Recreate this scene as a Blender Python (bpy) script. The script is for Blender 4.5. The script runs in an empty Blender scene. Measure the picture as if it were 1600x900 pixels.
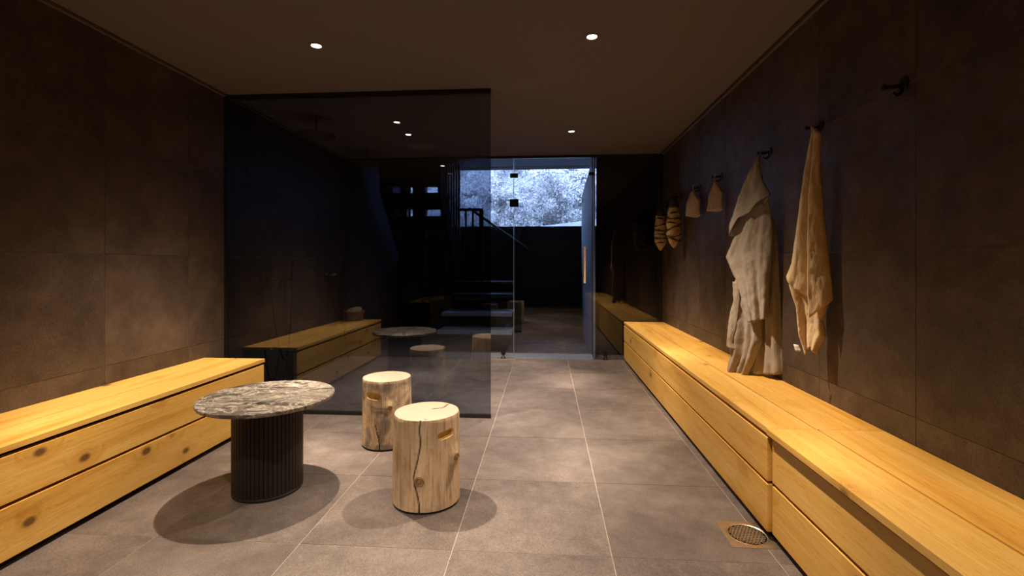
import bpy, bmesh, math, random
from mathutils import Vector, Matrix, noise as mnoise

random.seed(7)
SC = bpy.context.scene
COL = SC.collection
PI = math.pi

# ------------------------------------------------------------------ camera
F_PX, VX, HY, CAM_H = 745.0, 853.0, 412.5, 1.087
THETA = math.atan((VX - 800.0) / F_PX)
cam_d = bpy.data.cameras.new('camera')
cam = bpy.data.objects.new('camera', cam_d)
COL.objects.link(cam)
cam.location = (0, 0, CAM_H)
cam.rotation_euler = (PI / 2, 0, THETA)
cam_d.sensor_fit = 'HORIZONTAL'
cam_d.sensor_width = 36.0
cam_d.lens = F_PX / 1600.0 * 36.0
cam_d.shift_y = -(450.0 - HY) / 1600.0
cam_d.clip_start = 0.02
SC.camera = cam

# ------------------------------------------------------------------ world, exposure
WORLD_STRENGTH = 12.0
w = bpy.data.worlds.new('dusk_sky')
SC.world = w
w.use_nodes = True
bg = w.node_tree.nodes['Background']
bg.inputs[0].default_value = (0.54, 0.69, 1.0, 1)
bg.inputs[1].default_value = WORLD_STRENGTH
SC.view_settings.view_transform = 'Standard'
SC.view_settings.look = 'None'
SC.view_settings.exposure = 0.0
SC.view_settings.gamma = 1.0
SC.view_settings.use_curve_mapping = False
SC.cycles.max_bounces = 10
SC.cycles.diffuse_bounces = 5
SC.cycles.glossy_bounces = 6
SC.cycles.transparent_max_bounces = 24
SC.cycles.sample_clamp_indirect = 4.0
SC.cycles.caustics_reflective = False
SC.cycles.caustics_refractive = False

SPOT_W = 175.0
SPOT_COL = (1.0, 0.79, 0.57)
# beam of the downlights: relative intensity against the angle off the axis (bright core, wide flood, cut-off)
BEAM = [(0, 2.9), (4, 2.5), (8, 1.6), (13, 1.02), (20, 1.06), (26, 1.32), (31, 1.55), (34, 1.15), (37, 0.66), (40, 0.38), (44, 0.16), (48, 0.05), (54, 0.015), (60, 0.0)]

# ------------------------------------------------------------------ dimensions
XL, XR = -2.355, 1.31          # wall faces
CZ = 2.325                     # ceiling
GY, FY = 3.35, 5.46            # front glass screen, far glass front
YB = -2.2                      # back wall
WY = 7.6                       # hall window wall
HCZ = 2.64                     # hall ceiling
ROW = 2.39                     # a floor joint (Y); columns at COLX
COLX = 0.245

# ------------------------------------------------------------------ materials
def nt_mat(name):
    m = bpy.data.materials.new(name)
    m.use_nodes = True
    nt = m.node_tree
    b = nt.nodes['Principled BSDF']
    return m, nt, b

def N(nt, t, **kw):
    n = nt.nodes.new(t)
    for k, v in kw.items():
        if k in ('ins',):
            for i, x in v.items():
                n.inputs[i].default_value = x
        else:
            setattr(n, k, v)
    return n

def ramp(nt, pts, fac):
    r = nt.nodes.new('ShaderNodeValToRGB')
    el = r.color_ramp.elements
    while len(el) < len(pts):
        el.new(0.5)
    for e, (p, c) in zip(el, pts):
        e.position = p
        e.color = c if len(c) == 4 else (*c, 1)
    nt.links.new(fac, r.inputs[0])
    return r

def mixc(nt, a, b, fac, mode='MIX'):
    m = nt.nodes.new('ShaderNodeMix')
    m.data_type = 'RGBA'
    m.blend_type = mode
    for sock, v in ((m.inputs[0], fac), (m.inputs[6], a), (m.inputs[7], b)):
        if isinstance(v, (int, float)):
            sock.default_value = v
        elif isinstance(v, tuple):
            sock.default_value = v if len(v) == 4 else (*v, 1)
        else:
            nt.links.new(v, sock)
    return m.outputs[2]

def math_n(nt, op, a, b=None, clamp=False):
    m = nt.nodes.new('ShaderNodeMath')
    m.operation = op
    m.use_clamp = clamp
    for i, v in enumerate((a, b)):
        if v is None:
            continue
        if isinstance(v, (int, float)):
            m.inputs[i].default_value = v
        else:
            nt.links.new(v, m.inputs[i])
    return m.outputs[0]

def coords(nt, scale=(1, 1, 1), rand=0.0, kind='Object'):
    tc = nt.nodes.new('ShaderNodeTexCoord')
    mp = nt.nodes.new('ShaderNodeMapping')
    mp.inputs['Scale'].default_value = scale
    src = tc.outputs[kind]
    if rand:
        oi = nt.nodes.new('ShaderNodeObjectInfo')
        vm = nt.nodes.new('ShaderNodeVectorMath')
        vm.operation = 'SCALE'
        cx = nt.nodes.new('ShaderNodeCombineXYZ')
        nt.links.new(oi.outputs['Random'], cx.inputs[0])
        r2 = math_n(nt, 'MULTIPLY', oi.outputs['Random'], 7.31)
        r3 = math_n(nt, 'MULTIPLY', oi.outputs['Random'], 3.17)
        nt.links.new(r2, cx.inputs[1])
        nt.links.new(r3, cx.inputs[2])
        nt.links.new(cx.outputs[0], vm.inputs[0])
        vm.inputs['Scale'].default_value = rand
        ad = nt.nodes.new('ShaderNodeVectorMath')
        ad.operation = 'ADD'
        nt.links.new(src, ad.inputs[0])
        nt.links.new(vm.outputs[0], ad.inputs[1])
        src = ad.outputs[0]
    nt.links.new(src, mp.inputs[0])
    return mp.outputs[0]

def noise(nt, vec, scale, detail=4, rough=0.55, dist=0.0):
    n = nt.nodes.new('ShaderNodeTexNoise')
    n.inputs['Scale'].default_value = scale
    n.inputs['Detail'].default_value = detail
    n.inputs['Roughness'].default_value = rough
    n.inputs['Distortion'].default_value = dist
    nt.links.new(vec, n.inputs['Vector'])
    return n.outputs['Fac']

def bump(nt, b, h, strength=0.3, dist=0.01):
    bn = nt.nodes.new('ShaderNodeBump')
    bn.inputs['Strength'].default_value = strength
    bn.inputs['Distance'].default_value = dist
    nt.links.new(h, bn.inputs['Height'])
    nt.links.new(bn.outputs[0], b.inputs['Normal'])

def plain(name, c, rough=0.5, metal=0.0, spec=0.5, grain=0.0):
    m, nt, b = nt_mat(name)
    b.inputs['Roughness'].default_value = rough
    b.inputs['Metallic'].default_value = metal
    b.inputs['Specular IOR Level'].default_value = spec
    v = coords(nt)
    n = noise(nt, v, 35, 3)
    k = 0.12 + grain
    r = ramp(nt, [(0.3, tuple(x * (1 - k) for x in c)), (0.7, tuple(min(1, x * (1 + k)) for x in c))], n)
    nt.links.new(r.outputs[0], b.inputs['Base Color'])
    return m

def stone_tile(name, dark, mid, light, rough=0.45, spec=0.4, rand=3.0):
    m, nt, b = nt_mat(name)
    v = coords(nt, rand=rand)
    n1 = noise(nt, v, 2.2, 6, 0.62, 0.6)
    n2 = noise(nt, v, 9, 5, 0.65)
    n3 = noise(nt, v, 160, 2, 0.6)
    s = math_n(nt, 'ADD', math_n(nt, 'MULTIPLY', n1, 0.62), math_n(nt, 'MULTIPLY', n2, 0.38))
    r = ramp(nt, [(0.34, dark), (0.5, mid), (0.66, light)], s)
    sp = ramp(nt, [(0.3, (0.58,) * 3), (0.66, (1.25,) * 3)], n3)
    c = mixc(nt, r.outputs[0], sp.outputs[0], 0.75, 'MULTIPLY')
    nt.links.new(c, b.inputs['Base Color'])
    rr = ramp(nt, [(0.35, (rough * 1.15,) * 3), (0.65, (rough * 0.85,) * 3)], n2)
    nt.links.new(rr.outputs[0], b.inputs['Roughness'])
    b.inputs['Specular IOR Level'].default_value = spec
    bump(nt, b, n3, 0.12, 0.002)
    return m

def pine(name, tint=(1, 1, 1), knots=0.66, seed=0.0):
    """long grain along local Y, knots with swirled grain round them"""
    m, nt, b = nt_mat(name)
    v = coords(nt, (1, 1, 1), rand=9.0)
    # knots: cells stretched along the grain, looked at on the board's faces
    mk = nt.nodes.new('ShaderNodeMapping')
    mk.inputs['Scale'].default_value = (6.5, 4.2, 6.5)
    mk.inputs['Location'].default_value = (seed, seed * 0.7, seed * 0.3)
    nt.links.new(v, mk.inputs[0])
    vo = nt.nodes.new('ShaderNodeTexVoronoi')
    vo.inputs['Scale'].default_value = 1.0
    nt.links.new(mk.outputs[0], vo.inputs['Vector'])
    sep = nt.nodes.new('ShaderNodeSeparateColor')
    nt.links.new(vo.outputs['Color'], sep.inputs[0])
    keep = math_n(nt, 'GREATER_THAN', sep.outputs[0], knots)
    d = vo.outputs['Distance']
    near = ramp(nt, [(0.0, (1,) * 3), (0.42, (0,) * 3)], d)
    near = math_n(nt, 'MULTIPLY', near.outputs[0], keep)
    core = ramp(nt, [(0.078, (1,) * 3), (0.14, (0,) * 3)], d)
    core = math_n(nt, 'MULTIPLY', core.outputs[0], keep)
    # grain
    mg = nt.nodes.new('ShaderNodeMapping')
    mg.inputs['Scale'].default_value = (16, 0.9, 16)
    nt.links.new(v, mg.inputs[0])
    ad = nt.nodes.new('ShaderNodeVectorMath')
    ad.operation = 'ADD'
    cx = nt.nodes.new('ShaderNodeCombineXYZ')
    sw = math_n(nt, 'MULTIPLY', near, 1.6)
    nt.links.new(sw, cx.inputs[0])
    nt.links.new(sw, cx.inputs[2])
    nt.links.new(mg.outputs[0], ad.inputs[0])
    nt.links.new(cx.outputs[0], ad.inputs[1])
    g1 = noise(nt, ad.outputs[0], 1.0, 5, 0.68, 0.7)
    wv = nt.nodes.new('ShaderNodeTexNoise')
    wv.inputs['Scale'].default_value = 2.6
    wv.inputs['Detail'].default_value = 2.0
    nt.links.new(ad.outputs[0], wv.inputs['Vector'])
    ring = math_n(nt, 'ABSOLUTE', math_n(nt, 'SINE', math_n(nt, 'MULTIPLY', wv.outputs['Fac'], 26.0)))
    mg2 = nt.nodes.new('ShaderNodeMapping')
    mg2.inputs['Scale'].default_value = (140, 3.0, 140)
    nt.links.new(v, mg2.inputs[0])
    g2 = noise(nt, mg2.outputs[0], 1.0, 3, 0.6)
    mb_ = nt.nodes.new('ShaderNodeMapping')
    mb_.inputs['Scale'].default_value = (7.0, 0.55, 7.0)
    nt.links.new(v, mb_.inputs[0])
    big = noise(nt, mb_.outputs[0], 1.0, 2)
    s = math_n(nt, 'ADD', math_n(nt, 'MULTIPLY', g1, 0.55), math_n(nt, 'MULTIPLY', big, 0.45))
    lt = tuple(a * c for a, c in zip((0.86, 0.54, 0.155), tint))
    md = tuple(a * c for a, c in zip((0.80, 0.455, 0.10), tint))
    dk = tuple(a * c for a, c in zip((0.58, 0.27, 0.04), tint))
    r = ramp(nt, [(0.33, dk), (0.45, md), (0.58, lt)], s)
    fine = ramp(nt, [(0.3, (0.86,) * 3), (0.6, (1.03,) * 3)], g2)
    c = mixc(nt, r.outputs[0], fine.outputs[0], 0.8, 'MULTIPLY')
    rl = ramp(nt, [(0.0, (0.74, 0.60, 0.45)), (0.35, (1.0, 1.0, 1.0))], ring)
    c = mixc(nt, c, rl.outputs[0], 0.55, 'MULTIPLY')
    c = mixc(nt, c, (0.50, 0.21, 0.03), math_n(nt, 'MULTIPLY', near, 0.5))
    c = mixc(nt, c, (0.10, 0.04, 0.015), math_n(nt, 'MULTIPLY', core, 0.85))
    nt.links.new(c, b.inputs['Base Color'])
    b.inputs['Roughness'].default_value = 0.5
    b.inputs['Specular IOR Level'].default_value = 0.35
    bump(nt, b, g2, 0.15, 0.002)
    return m

def glass_sheet(name, trans, r0):
    """tinted pane: each face lets `trans` through and mirrors r0 head-on, more at grazing angles"""
    m = bpy.data.materials.new(name)
    m.use_nodes = True
    nt = m.node_tree
    for n in list(nt.nodes):
        nt.nodes.remove(n)
    out = nt.nodes.new('ShaderNodeOutputMaterial')
    lw = nt.nodes.new('ShaderNodeLayerWeight')
    lw.inputs['Blend'].default_value = 0.5
    p = math_n(nt, 'POWER', lw.outputs['Facing'], 5.0)
    f = math_n(nt, 'ADD', math_n(nt, 'MULTIPLY', p, 0.75 - r0), r0)
    tr = nt.nodes.new('ShaderNodeBsdfTransparent')
    tr.inputs[0].default_value = (*trans, 1)
    gl = nt.nodes.new('ShaderNodeBsdfGlossy')
    gl.inputs['Roughness'].default_value = 0.0
    gl.inputs['Color'].default_value = (0.97, 0.98, 1, 1)
    mx = nt.nodes.new('ShaderNodeMixShader')
    nt.links.new(f, mx.inputs[0])
    nt.links.new(tr.outputs[0], mx.inputs[1])
    nt.links.new(gl.outputs[0], mx.inputs[2])
    nt.links.new(mx.outputs[0], out.inputs[0])
    return m

def lamp_mat(name, c, s):
    m, nt, b = nt_mat(name)
    b.inputs['Base Color'].default_value = (*c, 1)
    b.inputs['Emission Color'].default_value = (*c, 1)
    b.inputs['Emission Strength'].default_value = s
    return m

def cloth(name, c1, c2, scale=420, rough=0.95):
    m, nt, b = nt_mat(name)
    v = coords(nt)
    n1 = noise(nt, v, 9, 4)
    mw = nt.nodes.new('ShaderNodeMapping')
    mw.inputs['Scale'].default_value = (scale, scale, scale * 0.16)
    nt.links.new(v, mw.inputs[0])
    n2 = noise(nt, mw.outputs[0], 1.0, 2)
    mw2 = nt.nodes.new('ShaderNodeMapping')
    mw2.inputs['Scale'].default_value = (55, 55, 7)
    nt.links.new(v, mw2.inputs[0])
    n3 = noise(nt, mw2.outputs[0], 1.0, 3)
    s = math_n(nt, 'ADD', math_n(nt, 'MULTIPLY', n1, 0.4), math_n(nt, 'MULTIPLY', n2, 0.6))
    r = ramp(nt, [(0.32, c1), (0.66, c2)], s)
    nt.links.new(r.outputs[0], b.inputs['Base Color'])
    b.inputs['Roughness'].default_value = rough
    b.inputs['Specular IOR Level'].default_value = 0.1
    b.inputs['Sheen Weight'].default_value = 0.15
    bump(nt, b, math_n(nt, 'ADD', math_n(nt, 'MULTIPLY', n2, 0.4), n3), 0.5, 0.006)
    return m

M = {}
M['floor_tile'] = stone_tile('floor_tile', (0.096, 0.078, 0.074), (0.160, 0.132, 0.124), (0.236, 0.197, 0.185), 0.42, 0.4)
M['grout'] = plain('pale_grout', (0.43, 0.37, 0.33), 0.9)
M['wall_tile'] = stone_tile('wall_tile', (0.042, 0.029, 0.021), (0.074, 0.050, 0.036), (0.115, 0.079, 0.057), 0.5, 0.35, 5.0)
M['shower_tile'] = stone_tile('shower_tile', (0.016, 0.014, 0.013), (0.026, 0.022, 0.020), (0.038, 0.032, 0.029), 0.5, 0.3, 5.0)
M['wall_grout'] = plain('wall_grout', (0.24, 0.18, 0.145), 0.9)
M['ceiling'] = plain('ceiling_paint', (0.165, 0.142, 0.140), 0.85, spec=0.15, grain=-0.105)
M['gap_black'] = plain('gap_black', (0.006, 0.006, 0.006), 0.9, spec=0.1)
M['trim_strip'] = plain('trim_strip', (0.13, 0.105, 0.09), 0.7)
M['dark_wall'] = plain('dark_wall', (0.030, 0.030, 0.034), 0.7)
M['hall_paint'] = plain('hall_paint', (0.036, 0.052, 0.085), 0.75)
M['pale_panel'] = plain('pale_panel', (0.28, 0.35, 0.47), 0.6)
M['pine'] = pine('pine')
M['pine_b'] = pine('pine_amber', (0.98, 0.93, 0.84), 0.7, 3.3)
M['pine_end'] = plain('pine_end_edge', (0.55, 0.29, 0.11), 0.6, grain=0.2)
M['black_board'] = plain('black_board', (0.018, 0.017, 0.016), 0.6)
M['black_metal'] = plain('black_metal', (0.016, 0.015, 0.015), 0.35, 0.3)
M['black_profile'] = plain('black_profile', (0.012, 0.011, 0.010), 0.4)
M['brass'] = plain('brass', (0.74, 0.49, 0.25), 0.45, 0.35)
M['bronze'] = plain('bronze_steel', (0.64, 0.52, 0.38), 0.4, 1.0)
M['chrome'] = plain('chrome', (0.8, 0.8, 0.8), 0.12, 1.0)
M['slat'] = plain('slat_black', (0.024, 0.018, 0.015), 0.5, spec=0.3)
M['screen_glass'] = glass_sheet('smoked_glass', (0.515, 0.555, 0.62), 0.092)
M['door_glass'] = glass_sheet('tinted_glass', (0.80, 0.81, 0.83), 0.060)
M['clear_glass'] = glass_sheet('clear_glass', (0.97, 0.98, 0.99), 0.04)
def edge_mat():
    m, nt, b = nt_mat('pale_glass_edge')
    b.inputs['Base Color'].default_value = (0.75, 0.82, 0.88, 1)
    b.inputs['Transmission Weight'].default_value = 0.85
    b.inputs['Roughness'].default_value = 0.55
    return m
M['edge'] = edge_mat()
M['lamp'] = lamp_mat('lamp_glow', (1.0, 0.86, 0.66), 14.0)
M['linen'] = cloth('grey_linen', (0.235, 0.195, 0.16), (0.40, 0.338, 0.28))
M['terry'] = cloth('beige_terry', (0.50, 0.355, 0.20), (0.70, 0.53, 0.33), 300)
M['mitt'] = cloth('mitt_cloth', (0.36, 0.27, 0.18), (0.54, 0.42, 0.29), 260)
M['white_label'] = plain('white_label', (0.75, 0.74, 0.70), 0.7)
M['straw'] = cloth('straw', (0.36, 0.22, 0.085), (0.62, 0.43, 0.20), 120)
M['dark_cord'] = plain('dark_cord', (0.035, 0.022, 0.014), 0.8)
M['wicker'] = plain('wicker', (0.33, 0.21, 0.10), 0.7, grain=0.3)
M['speaker'] = plain('speaker_grille', (0.30, 0.25, 0.21), 0.8)
M['red_door'] = plain('dark_red_door', (0.055, 0.022, 0.02), 0.5)

def make_marble():
    m, nt, b = nt_mat('grey_marble')
    v = coords(nt)
    mp = nt.nodes.new('ShaderNodeMapping')
    mp.inputs['Rotation'].default_value = (0, 0, math.radians(-38))
    mp.inputs['Scale'].default_value = (1.9, 5.2, 5)
    nt.links.new(v, mp.inputs[0])
    a = noise(nt, mp.outputs[0], 1.0, 9, 0.68, 1.4)
    bsm = noise(nt, v, 5.5, 8, 0.7, 1.0)
    cl = noise(nt, v, 2.6, 3, 0.5)
    fine = noise(nt, v, 60, 4, 0.7)
    v1 = math_n(nt, 'ABSOLUTE', math_n(nt, 'SUBTRACT', a, 0.5))
    v2 = math_n(nt, 'ABSOLUTE', math_n(nt, 'SUBTRACT', bsm, 0.5))
    e1 = ramp(nt, [(0.0, (1,) * 3), (0.05, (0,) * 3)], v1)
    e2 = ramp(nt, [(0.0, (1,) * 3), (0.022, (0,) * 3)], v2)
    sm_ = math_n(nt, 'ADD', math_n(nt, 'MULTIPLY', a, 0.45), math_n(nt, 'MULTIPLY', cl, 0.55))
    base = ramp(nt, [(0.38, (0.035, 0.030, 0.027)), (0.48, (0.095, 0.080, 0.071)), (0.57, (0.18, 0.153, 0.132)), (0.70, (0.34, 0.295, 0.255))], sm_)
    c = mixc(nt, base.outputs[0], (0.62, 0.55, 0.48), math_n(nt, 'MULTIPLY', e1.outputs[0], 0.42))
    c = mixc(nt, c, (0.80, 0.73, 0.65), math_n(nt, 'MULTIPLY', e2.outputs[0], 0.62))
    sp = ramp(nt, [(0.33, (0.62,) * 3), (0.68, (1.35,) * 3)], fine)
    c = mixc(nt, c, sp.outputs[0], 0.85, 'MULTIPLY')
    nt.links.new(c, b.inputs['Base Color'])
    b.inputs['Roughness'].default_value = 0.38
    return m

def make_bark(name, warm):
    """weathered, debarked log side: grey-tan, streaked along Z"""
    m, nt, b = nt_mat(name)
    v = coords(nt)
    mp = nt.nodes.new('ShaderNodeMapping')
    mp.inputs['Scale'].default_value = (26, 26, 2.4)
    nt.links.new(v, mp.inputs[0])
    a = noise(nt, mp.outputs[0], 1.0, 5, 0.65, 0.4)
    mp2 = nt.nodes.new('ShaderNodeMapping')
    mp2.inputs['Scale'].default_value = (110, 110, 6)
    nt.links.new(v, mp2.inputs[0])
    f = noise(nt, mp2.outputs[0], 1.0, 3)
    big = noise(nt, v, 6.0 if warm else 5.0, 4, 0.6, 0.8)
    r = ramp(nt, [(0.24, (0.38, 0.255, 0.155)), (0.42, (0.66, 0.48, 0.315)), (0.66, (0.80, 0.62, 0.43))], a)
    gr = ramp(nt, [(0.45 if warm else 0.53, (0,) * 3), (0.58 if warm else 0.68, (1,) * 3)], big)
    c = mixc(nt, r.outputs[0], (0.20, 0.165, 0.135), math_n(nt, 'MULTIPLY', gr.outputs[0], 0.85 if warm else 0.55))
    wm = ramp(nt, [(0.34, (1,) * 3), (0.46, (0,) * 3)], big)
    c = mixc(nt, c, (0.52, 0.30, 0.14), math_n(nt, 'MULTIPLY', wm.outputs[0], 0.6))
    fr = ramp(nt, [(0.28, (0.42,) * 3), (0.52, (1.0,) * 3)], f)
    c = mixc(nt, c, fr.outputs[0], 0.8, 'MULTIPLY')
    at = nt.nodes.new('ShaderNodeAttribute')
    at.attribute_name = 'crack'
    c = mixc(nt, c, (0.02, 0.012, 0.008), at.outputs['Fac'])
    nt.links.new(c, b.inputs['Base Color'])
    b.inputs['Roughness'].default_value = 0.75
    b.inputs['Specular IOR Level'].default_value = 0.2
    bump(nt, b, math_n(nt, 'ADD', a, math_n(nt, 'MULTIPLY', f, 0.6)), 0.55, 0.006)
    return m

def make_endgrain():
    m, nt, b = nt_mat('pale_end_grain')
    v = coords(nt)
    sx = nt.nodes.new('ShaderNodeSeparateXYZ')
    nt.links.new(v, sx.inputs[0])
    n = noise(nt, v, 8, 3)
    r2 = math_n(nt, 'SQRT', math_n(nt, 'ADD', math_n(nt, 'MULTIPLY', sx.outputs[0], sx.outputs[0]),
                                  math_n(nt, 'MULTIPLY', sx.outputs[1], sx.outputs[1])))
    k = math_n(nt, 'SINE', math_n(nt, 'ADD', math_n(nt, 'MULTIPLY', r2, 520), math_n(nt, 'MULTIPLY', n, 9)))
    rg = ramp(nt, [(0.0, (0.46, 0.335, 0.265)), (1.0, (0.56, 0.42, 0.34))],
              math_n(nt, 'ADD', math_n(nt, 'MULTIPLY', k, 0.22), n, True))
    at = nt.nodes.new('ShaderNodeAttribute')
    at.attribute_name = 'crack'
    c = mixc(nt, rg.outputs[0], (0.05, 0.03, 0.018), at.outputs['Fac'])
    nt.links.new(c, b.inputs['Base Color'])
    b.inputs['Roughness'].default_value = 0.65
    b.inputs['Specular IOR Level'].default_value = 0.25
    return m

M['marble'] = make_marble()
M['bark'] = make_bark('weathered_log', False)
M['bark_warm'] = make_bark('patchy_log', True)
M['endgrain'] = make_endgrain()
M['fresh_wood_lit'] = plain('fresh_cut_wood_lit', (0.88, 0.64, 0.30), 0.6, grain=0.1)  # fresh-cut slot wood, lightened to paint the light falling into it
M['knot'] = plain('knot_wood', (0.30, 0.18, 0.095), 0.7, grain=0.4)
M['snow'] = plain('snow', (0.80, 0.84, 0.90), 0.9, spec=0.1)
M['frost'] = plain('frost', (0.76, 0.79, 0.84), 0.9, spec=0.1, grain=0.3)
M['needles'] = plain('dark_needles', (0.20, 0.25, 0.34), 0.9, spec=0.1, grain=0.3)  # darker needles mixed at random into the frost
M['twig'] = plain('frosted_twig', (0.10, 0.11, 0.14), 0.9, grain=0.3)

# ------------------------------------------------------------------ geometry helpers
class MB:
    def __init__(self):
        self.v, self.f, self.mi = [], [], []

    def add(self, vs, fs, mi=0):
        o = len(self.v)
        self.v += [tuple(x) for x in vs]
        self.f += [tuple(i + o for i in f) for f in fs]
        self.mi += [mi] * len(fs)
        return self

    def box(self, x0, x1, y0, y1, z0, z1, mi=0):
        vs = [(x, y, z) for z in (z0, z1) for y in (y0, y1) for x in (x0, x1)]
        fs = [(0, 2, 3, 1), (4, 5, 7, 6), (0, 1, 5, 4), (2, 6, 7, 3), (0, 4, 6, 2), (1, 3, 7, 5)]
        return self.add(vs, fs, mi)

    def prism(self, poly, axis, a, b, mi=0):
        """extrude polygon (list of 2-tuples in the two other axes) along axis from a to b"""
        def p(q, t):
            q = list(q)
            q.insert(axis, t)
            return tuple(q)
        n = len(poly)
        vs = [p(q, a) for q in poly] + [p(q, b) for q in poly]
        fs = [tuple(range(n))[::-1], tuple(range(n, 2 * n))]
        fs += [(i, (i + 1) % n, n + (i + 1) % n, n + i) for i in range(n)]
        return self.add(vs, fs, mi)

    def lathe(self, prof, c=(0, 0, 0), axis=2, n=32, mi=0, caps=True):
        """prof: list of (r, t) along axis"""
        vs, fs = [], []
        for r, t in prof:
            for i in range(n):
                a = 2 * PI * i / n
                q = [r * math.cos(a), r * math.sin(a)]
                q.insert(axis, t)
                vs.append((q[0] + c[0], q[1] + c[1], q[2] + c[2]))
        for k in range(len(prof) - 1):
            for i in range(n):
                j = (i + 1) % n
                fs.append((k * n + i, k * n + j, (k + 1) * n + j, (k + 1) * n + i))
        if caps:
            fs.append(tuple(range(n))[::-1])
            fs.append(tuple((len(prof) - 1) * n + i for i in range(n)))
        return self.add(vs, fs, mi)

    def tube(self, pts, r, n=8, mi=0, caps=True):
        pts = [Vector(p) for p in pts]
        rs = r if isinstance(r, (list, tuple)) else [r] * len(pts)
        vs, fs = [], []
        up = Vector((0.13, 0.21, 0.97)).normalized()
        for i, p in enumerate(pts):
            d = (pts[min(i + 1, len(pts) - 1)] - pts[max(i - 1, 0)]).normalized()
            if abs(d.dot(up)) > 0.98:
                up = Vector((0.9, 0.3, 0.1)).normalized()
            s = d.cross(up).normalized()
            t = s.cross(d).normalized()
            for k in range(n):
                a = 2 * PI * k / n
                vs.append(p + (s * math.cos(a) + t * math.sin(a)) * rs[i])
        for i in range(len(pts) - 1):
            for k in range(n):
                j = (k + 1) % n
                fs.append((i * n + k, i * n + j, (i + 1) * n + j, (i + 1) * n + k))
        if caps:
            fs.append(tuple(range(n))[::-1])
            fs.append(tuple((len(pts) - 1) * n + k for k in range(n)))
        return self.add(vs, fs, mi)

    def mesh(self, name, mats, smooth=None):
        me = bpy.data.meshes.new(name)
        me.from_pydata(self.v, [], self.f)
        for m in (mats if isinstance(mats, (list, tuple)) else [mats]):
            me.materials.append(m)
        me.polygons.foreach_set('material_index', self.mi)
        me.validate()
        bm = bmesh.new()
        bm.from_mesh(me)
        bmesh.ops.recalc_face_normals(bm, faces=bm.faces)
        bm.to_mesh(me)
        bm.free()
        if smooth is not None:
            me.polygons.foreach_set('use_smooth', [True] * len(me.polygons))
            me.set_sharp_from_angle(angle=math.radians(smooth))
        me.update()
        return me

    def obj(self, name, mats, parent=None, loc=(0, 0, 0), smooth=None, bevel=0.0):
        o = bpy.data.objects.new(name, self.mesh(name, mats, smooth))
        COL.objects.link(o)
        o.parent = parent
        o.location = loc
        if bevel:
            bv = o.modifiers.new('bevel', 'BEVEL')
            bv.width = bevel
            bv.segments = 2
            bv.limit_method = 'ANGLE'
        return o

def inst(name, me, parent, loc, scale=(1, 1, 1), rot=(0, 0, 0)):
    o = bpy.data.objects.new(name, me)
    COL.objects.link(o)
    o.parent = parent
    o.location = loc
    o.scale = scale
    o.rotation_euler = rot
    return o

def tag(o, label=None, cat=None, group=None, kind=None):
    if label:
        o['label'] = label
    if cat:
        o['category'] = cat
    if group:
        o['group'] = group
    if kind:
        o['kind'] = kind
    return o

def thing(name, label, cat, loc=(0, 0, 0), group=None, rz=0.0):
    o = bpy.data.objects.new(name, None)
    o.empty_display_size = 0.1
    COL.objects.link(o)
    o.location = loc
    o.rotation_euler = (0, 0, rz)
    return tag(o, label, cat, group)

def struct(name, mb, mat, **kw):
    return tag(mb.obj(name, mat, **kw), kind='structure')

def copy_tree(o, parent=None):
    c = o.copy()
    COL.objects.link(c)
    c.parent = parent
    for ch in list(o.children):
        copy_tree(ch, c)
    return c

def unit_box(name, mat):
    return MB().box(-0.5, 0.5, -0.5, 0.5, -0.5, 0.5).mesh(name, mat)

# ------------------------------------------------------------------ floor
fl = struct('floor', MB().box(XL - 0.1, XR + 0.1, YB - 0.1, WY + 0.1, -0.12, -0.0015), M['grout'])
GAP = 0.0032
TT = 0.008
def seams(a, b, s0, step=0.6):
    k = math.ceil((a - s0) / step - 1e-6)
    out = [a]
    while s0 + k * step < b - 1e-6:
        if s0 + k * step > a + 1e-6:
            out.append(s0 + k * step)
        k += 1
    return out + [b]
tile_me = unit_box('tile', M['floor_tile'])
xs = seams(XL, XR, COLX)
ys = seams(YB, WY, ROW)
for a, b in zip(xs, xs[1:]):
    for c, d in zip(ys, ys[1:]):
        # a hair of unevenness between neighbours
        dz = random.uniform(-0.0004, 0.0)
        me = MB().box(-(b - a - GAP) / 2, (b - a - GAP) / 2, -(d - c - GAP) / 2, (d - c - GAP) / 2, -TT, 0)
        inst('tile', me.mesh('tile', M['floor_tile']), fl, ((a + b) / 2, (c + d) / 2, dz))

# ------------------------------------------------------------------ walls
WSEAM = [0.0, 0.54, 1.14, 1.74, CZ - 0.012]
def tiled_wall(name, xface, sgn, y0, y1):
    """wall body with its face tiles; sgn +1: face looks to +X"""
    body = MB().box(*sorted((xface - sgn * 0.0022, xface - sgn * 0.15)), y0, y1, -0.1, CZ + 0.3)
    wl = struct(name, body, M['wall_grout'])
    g = 0.003
    ss = seams(y0, y1, ROW)
    if sgn > 0:
        ss = sorted(ss + [GY])
    for c, d in zip(ss, ss[1:]):
        for z0, z1 in zip(WSEAM, WSEAM[1:]):
            h, l = z1 - z0 - g, d - c - g
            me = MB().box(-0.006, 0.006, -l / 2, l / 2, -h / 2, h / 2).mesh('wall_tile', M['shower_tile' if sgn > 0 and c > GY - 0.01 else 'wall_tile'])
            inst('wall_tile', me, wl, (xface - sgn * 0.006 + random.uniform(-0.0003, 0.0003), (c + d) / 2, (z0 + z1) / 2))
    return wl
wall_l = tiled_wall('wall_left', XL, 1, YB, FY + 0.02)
wall_r = tiled_wall('wall_right', XR, -1, YB, FY + 0.40)
wb = struct('wall_back', MB().box(XL - 0.15, XR + 0.15, YB - 0.15, YB, -0.1, CZ + 0.3), M['wall_tile'])

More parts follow.
